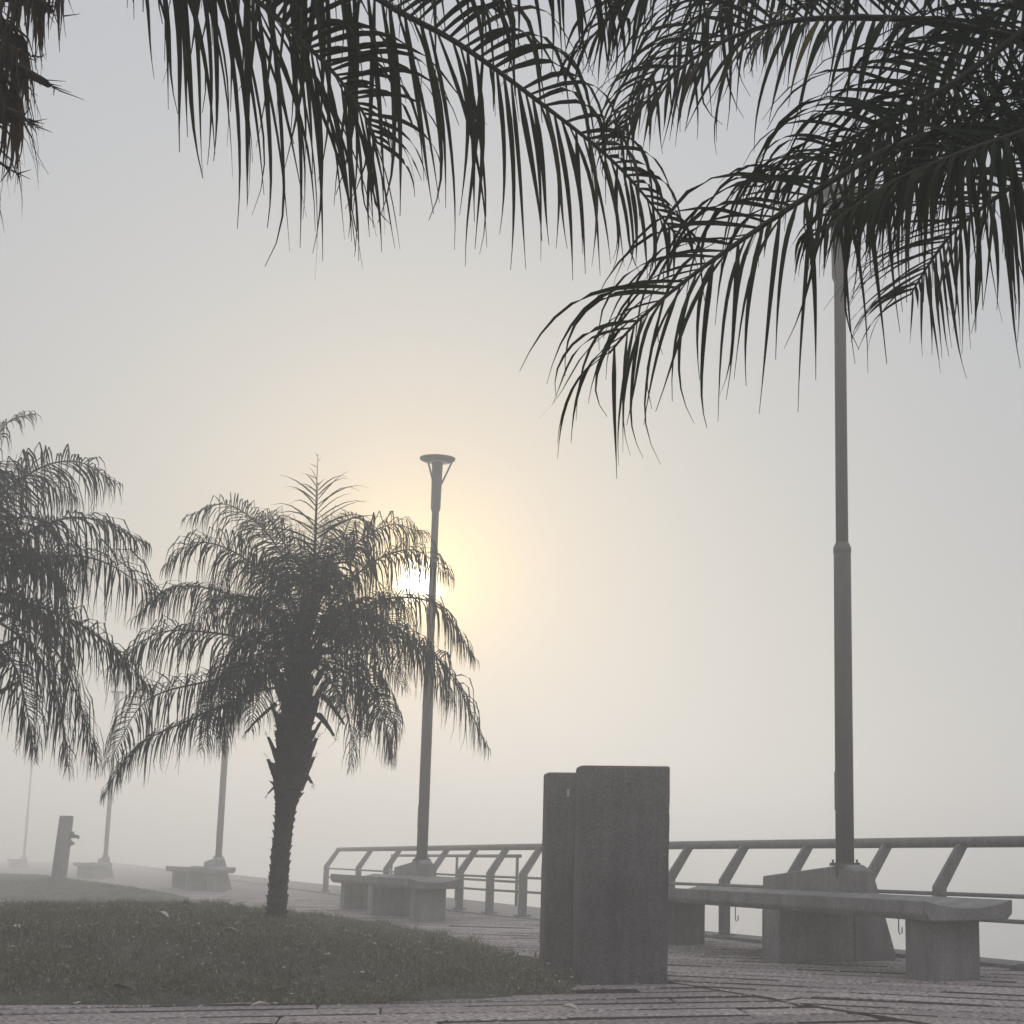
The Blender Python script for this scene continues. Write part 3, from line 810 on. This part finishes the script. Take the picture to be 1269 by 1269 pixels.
FD = [([(-46, 720), (-35, 640), (-15, 570), (8, 525), (40, 512)], .2, .32, .7), ([(-46, 720), (-20, 640), (40, 585), (95, 572), (146, 600)], -.3, .42, 1.1), ([(-46, 730), (0, 680), (70, 645), (125, 645), (176, 672)], .3, .5, 1.1),
      ([(-46, 740), (0, 710), (60, 690), (125, 695), (190, 735)], -.2, .5, 1.1), ([(-46, 760), (10, 745), (70, 760), (130, 795), (186, 852)], .2, .44, 1.1), ([(-46, 770), (0, 760), (60, 795), (95, 860), (120, 945)], -.5, .46, 1.1),
      ([(-46, 780), (-10, 790), (20, 830), (35, 890), (42, 930)], .2, .36, 1.0), ([(-46, 775), (-5, 770), (45, 810), (72, 870), (84, 950)], .6, .38, 1.0), ([(-46, 725), (-30, 640), (10, 600), (50, 590), (90, 620)], .9, .46, 1.1),
      ([(-46, 735), (-10, 670), (30, 640), (70, 660), (100, 720)], -1.0, .46, 1.1), ([(-46, 740), (-10, 690), (30, 680), (70, 720), (90, 790)], 1.2, .46, 1.1), ([(-46, 720), (-50, 640), (-40, 590), (-10, 580), (20, 620)], -1.2, .46, 1.1)]
for i, (pp, dy, Lm, dr) in enumerate(FD):
    n_ = len(pp)
    frond(palmD, [PD(x, y, dy * j / (n_ - 1)) for j, (x, y) in enumerate(pp)], 60, Lm * 1.45, 0.023, 0.014, 200 + i, droop=dr * 1.15, t0=0.2, nsec=6, fold=False, roll=0.7 * math.sin(i * 1.7))
for i in range(8):
    frond(palmD, fan(PD(-46, 740), math.radians(200 + 20 * i), math.radians(45 - 10 * (i % 4)), 1.9, 1.5), 34, .46, 0.019, 0.016, 230 + i, droop=1.1, t0=0.2, nsec=6, fold=False)

for i in range(14):
    el = math.radians(70 - 80 * (i / 13)); az = i * 2.39996
    frond(palmD, fan(PD(-46, 735), az, el, 1.2, 1.5), 34, .46, 0.023, 0.012, 560 + i, droop=1.2, t0=0.18, nsec=6, fold=False)

# --- the palm overhead on the left: crown just outside the frame
def trunk_near(palm, top, r, seed):
    o = palm.location; T = Vector(top) - o
    trunk_mesh(palm, [Vector((0, 0, -0.05)), Vector((T.x * .2, T.y * .2, T.z * .35)), Vector((T.x * .6, T.y * .6, T.z * .7)), T], [(0, r * 1.25), (.15, r), (.7, r * .95), (.85, r * 1.25), (1, r * .7)], 160, seed)
NS = 0.70                                # these two stand close by: all their sizes scale together
YA = 5.2 * NS
topA = at(-95, -20, YA)
palmA = thing('palm_tree', (topA.x - 0.05, YA, -0.05), 'overhead palm whose drooping fronds hang beside its brown broken leaf stubs', 'palm tree', 'palms overhanging the view')
o = palmA.location
trunk_near(palmA, topA, 0.13 * NS, 31)
def pl(L_): return [at(x, y, Y * NS) for x, y, Y in L_]
bA = (-80, 0, 5.2)
frond(palmA, pl([bA, (30, -120, 5.1), (180, -95, 5.0), (317, 0, 4.95), (363, 41, 4.9), (410, 86, 4.9), (449, 138, 4.88), (468, 178, 4.88)]), 60, .66 * NS, .030 * NS, .017 * NS, 1, droop=.66, roll=.75, separate=True, t0=.40, skip=.06, tipk=.75)
frond(palmA, pl([bA, (80, -190, 5.3), (280, -130, 5.4), (471, 0, 5.4), (565, 52, 5.4), (665, 124, 5.4), (764, 204, 5.4), (842, 296, 5.38)]), 78, .66 * NS, .031 * NS, .019 * NS, 2, droop=.92, roll=.9, separate=True, t0=.26, skip=.06, tipk=.5)
frond(palmA, pl([bA, (0, -170, 5.6), (110, -200, 5.9), (210, -150, 6.1), (290, -60, 6.2)]), 30, .60 * NS, .034 * NS, .016 * NS, 3, droop=1.25, separate=True, t0=.45, skip=.6)
frond(palmA, pl([bA, (150, -330, 5.0), (420, -290, 4.8), (600, -160, 4.7), (710, -60, 4.65), (770, 20, 4.6)]), 56, .66 * NS, .034 * NS, .018 * NS, 4, droop=1.25, roll=.5, t0=.35, skip=.25)
for i, (az, el) in enumerate(((-100, 50), (-60, 35), (-140, 60), (-170, 30), (-90, 5), (-40, 60), (-20, 30), (-150, -10))):
    frond(palmA, fan(topA, math.radians(az), math.radians(el), 2.2 * NS, 1.5), 34, .5 * NS, .03 * NS, .017 * NS, 40 + i, droop=1.1, t0=.25, nsec=6)
for i in range(16):                      # stubs under the crown
    az = i * 2.39996; c = topA - o + Vector((math.sin(az), math.cos(az), 0)) * 0.07 - Vector((0, 0, 0.08 + 0.025 * i))
    boot(palmA, c, Vector((math.sin(az), math.cos(az), .6)).normalized(), 0.18, .038, .5, 60 + i)
for i, (x0, y0, x1, y1, w_) in enumerate(((-70, 40, 58, 98, .085), (-80, 95, 28, 142, .08), (-70, -30, 62, 6, .085), (-70, 160, 12, 206, .03))):
    a, b = at(x0, y0, YA - .04) - o, at(x1, y1, YA - .07) - o
    boot(palmA, a, (b - a).normalized(), (b - a).length, w_ * NS, 0.05, 80 + i)
for i, (x0, y0, x1, y1) in enumerate(((-80, -40, 45, -25), (-80, -20, 20, 60), (-80, 40, 5, 120), (-80, -60, 62, -60))):    # dead leaf remnants hanging
    frond(palmA, pl([(x0, y0, 5.2), ((x0 + x1) / 2, (y0 + y1) / 2 - 30, 5.15), (x1, y1, 5.1)]), 26, .36 * NS, .026 * NS, .01 * NS, 90 + i, droop=2.2, t0=.45, mat='dry_leaf', name='dead_frond', skip=.1, tipk=.8)

# --- the palm overhead on the right
YB = 5.5 * NS
topB = at(1490, -30, YB)
palmB = thing('palm_tree', (topB.x + 0.05, YB, -0.05), 'overhead palm whose dense dark fronds cross in front of the thick lamp pole', 'palm tree', 'palms overhanging the view')
o = palmB.location
trunk_near(palmB, topB, 0.13 * NS, 32)
bB = (1480, -20, 5.5)
frond(palmB, pl([bB, (1370, 60, 5.5), (1269, 48, 5.45), (1200, 35, 5.4), (1150, 25, 5.4), (1060, 22, 5.35), (980, 26, 5.3), (910, 45, 5.3), (860, 72, 5.3), (815, 110, 5.3), (770, 165, 5.3)]), 56, .56 * NS, .028 * NS, .017 * NS, 11, droop=.6, roll=.9, separate=True, t0=.18, yellow=3)
frond(palmB, pl([bB, (1380, 110, 5.3), (1269, 150, 5.1), (1180, 160, 5.0), (1090, 190, 4.95), (1000, 244, 4.9), (930, 290, 4.9), (853, 345, 4.9), (790, 398, 4.9), (755, 438, 4.9)]), 72, .62 * NS, .028 * NS, .019 * NS, 12, droop=.74, roll=.85, separate=True, t0=.16, tipk=1.1)
frond(palmB, pl([bB, (1410, 110, 5.8), (1330, 180, 6.0), (1269, 221, 6.0), (1237, 243, 6.0), (1186, 283, 6.0), (1152, 326, 6.0), (1128, 366, 6.0)]), 52, .62 * NS, .028 * NS, .016 * NS, 13, droop=.58, roll=1.0, separate=True, t0=.22, tipk=.75)
frond(palmB, pl([bB, (1340, -10, 5.3), (1240, 60, 5.2), (1170, 110, 5.1), (1080, 158, 5.1), (1000, 200, 5.1), (940, 232, 5.1)]), 66, .58 * NS, .028 * NS, .017 * NS, 14, droop=.62, roll=1.0, t0=.15)
frond(palmB, pl([bB, (1300, -150, 5.6), (1100, -110, 5.7), (950, -40, 5.8), (860, 30, 5.8), (800, 105, 5.8), (765, 175, 5.8)]), 72, .60 * NS, .029 * NS, .017 * NS, 15, droop=.75, roll=.8, t0=.2)
frond(palmB, pl([bB, (1380, -120, 6.0), (1250, -90, 6.4), (1110, -40, 6.7), (1000, 5, 6.9), (930, 60, 7.0)]), 64, .60 * NS, .030 * NS, .016 * NS, 16, droop=.8, roll=.6, t0=.2)
frond(palmB, pl([bB, (1400, 60, 5.2), (1320, 110, 5.0), (1240, 170, 4.9), (1150, 215, 4.85), (1060, 262, 4.8)]), 64, .58 * NS, .029 * NS, .016 * NS, 17, droop=.85, roll=.5, t0=.2)
frond(palmB, pl([bB, (1400, 90, 5.0), (1300, 150, 4.7), (1190, 190, 4.6), (1095, 232, 4.55), (1010, 292, 4.5)]), 62, .58 * NS, .028 * NS, .016 * NS, 20, droop=.8, t0=.25, roll=.6)
frond(palmB, pl([bB, (1350, -230, 5.2), (1120, -210, 5.0), (930, -110, 4.9), (800, -20, 4.9), (720, 60, 4.9)]), 66, .60 * NS, .030 * NS, .017 * NS, 18, droop=.85, t0=.25, roll=.7)
frond(palmB, pl([bB, (1400, -60, 5.9), (1300, -20, 6.2), (1200, 40, 6.4), (1120, 120, 6.5), (1070, 200, 6.5)]), 58, .60 * NS, .030 * NS, .016 * NS, 19, droop=.8, t0=.2, roll=.7)
for i, (az, el) in enumerate(((100, 50), (60, 35), (140, 60), (170, 20), (90, 5), (120, -10), (35, 40), (-170, 40))):
    frond(palmB, fan(topB, math.radians(az), math.radians(el), 2.2 * NS, 1.5), 34, .48 * NS, .028 * NS, .017 * NS, 50 + i, droop=1.1, t0=.25, nsec=6)
for i in range(14):
    az = i * 2.39996; c = topB - o + Vector((math.sin(az), math.cos(az), 0)) * 0.07 - Vector((0, 0, 0.08 + 0.025 * i))
    boot(palmB, c, Vector((math.sin(az), math.cos(az), .7)).normalized(), .17, .038, .4, 160 + i)

# ------------------------------------------------------------------ fallen leaves
def litter(px, py, wpx, label, mat, seed, flat=0.10):
    r = random.Random(seed); p = hit(px, py); s = wpx / FPX * p.y / CP / 2
    m = MB(); v = []; nn = 7; th = 0.003
    for zoff in (0.0, -th):
        for i in range(nn):
            k = -1 + 2 * i / (nn - 1); w_ = s * 0.5 * (1 - abs(k) ** 1.8) + 0.004
            bow = s * flat * (1 - k * k) * r.uniform(.85, 1.15)
            v += [(k * s, -w_, bow + w_ * .6 + zoff), (k * s, 0, bow * .7 + zoff), (k * s, w_, bow + w_ * .45 + zoff)]
    f = []
    for b in (0, nn * 3):
        for i in range(nn - 1):
            for j in range(2):
                q = (b + i * 3 + j, b + i * 3 + j + 1, b + i * 3 + j + 4, b + i * 3 + j + 3)
                f.append(q if b == 0 else tuple(reversed(q)))
    ob = mesh_obj('fallen_leaf', v, f, mat, smooth=True, loc=(p.x, p.y, p.z + 0.035))
    ob.rotation_euler = (r.uniform(-.3, .3), r.uniform(-.2, .2), r.uniform(-.5, .5))
    return tag(ob, label, 'leaf', 'dry leaves scattered on the ground')
LG = 'small bleached dry leaf lying in the short grass of the mound'
LR = 'one of a trail of small pale leaves on the mound slope facing the concrete slabs'
for i, (px, py, w_) in enumerate(((508, 1164.5, 10), (518, 1173, 7), (531, 1183, 9), (545, 1188, 9))): litter(px, py, w_, LR, M['litter'], i)
for i, (px, py, w_) in enumerate(((448, 1212, 6), (120, 1150, 6), (300, 1200, 6), (85, 1180, 5), (406, 1189, 6))): litter(px, py, w_, LG, M['litter'], 10 + i)
litter(455, 1166, 12, 'pale leaf in the grass uphill of the trail of small leaves', M['litter'], 20)
litter(651, 1184, 8, 'pale leaf at the grass edge next to the rear concrete slab', M['litter'], 21)
litter(286, 1159, 16, 'pale twisted leaf in the grass in front of the palm trunk', M['litter'], 22)
litter(573, 1210, 22, 'largest pale curled leaf in the grass before the concrete slabs', M['litter'], 30)
litter(198, 1139, 26, 'long pale dry leaf on the crest of the mound', M['litter'], 31)
litter(15, 1157, 26, 'pale dry leaf scrap in the grass below the palm fronds', M['litter'], 32)
litter(230, 1126, 12, 'dark curled leaf on the very crest of the mound', M['litter_dark'], 33, .6)
litter(154, 1232, 34, 'broad brown dry leaf at the front rim of the grass', M['litter_dark'], 34)
litter(322, 1254, 22, 'pale leaf lying in a paving joint before the mound', M['litter'], 35)
litter(706, 1257, 20, 'dusty leaf lying on the paving before the concrete slabs', M['litter'], 36)

# ------------------------------------------------------------------ fog
hz = bpy.data.materials.new('fog'); hz.use_nodes = True
N, L = hz.node_tree.nodes, hz.node_tree.links
N.remove(N['Principled BSDF'])
pv = N.new('ShaderNodeVolumePrincipled')
pv.inputs['Color'].default_value = (1.0, 1.0, 1.0, 1)
pv.inputs['Density'].default_value = FOG_DENSITY
pv.inputs['Anisotropy'].default_value = 0.6
L.new(pv.outputs[0], N['Material Output'].inputs['Volume'])
X0, X1, Y0, Y1, Z0, Z1 = -225, 225, -190, 215, -6.6, 8.0
v = [(x, y, z) for z in (Z0, Z1) for x, y in ((X0, Y0), (X1, Y0), (X1, Y1), (X0, Y1))]
hb = mesh_obj('haze', v, [(3, 2, 1, 0), (4, 5, 6, 7), (0, 1, 5, 4), (1, 2, 6, 5), (2, 3, 7, 6), (3, 0, 4, 7)], hz)
tag(hb, 'pale even fog filling the air over promenade and river', 'fog', kind='stuff')
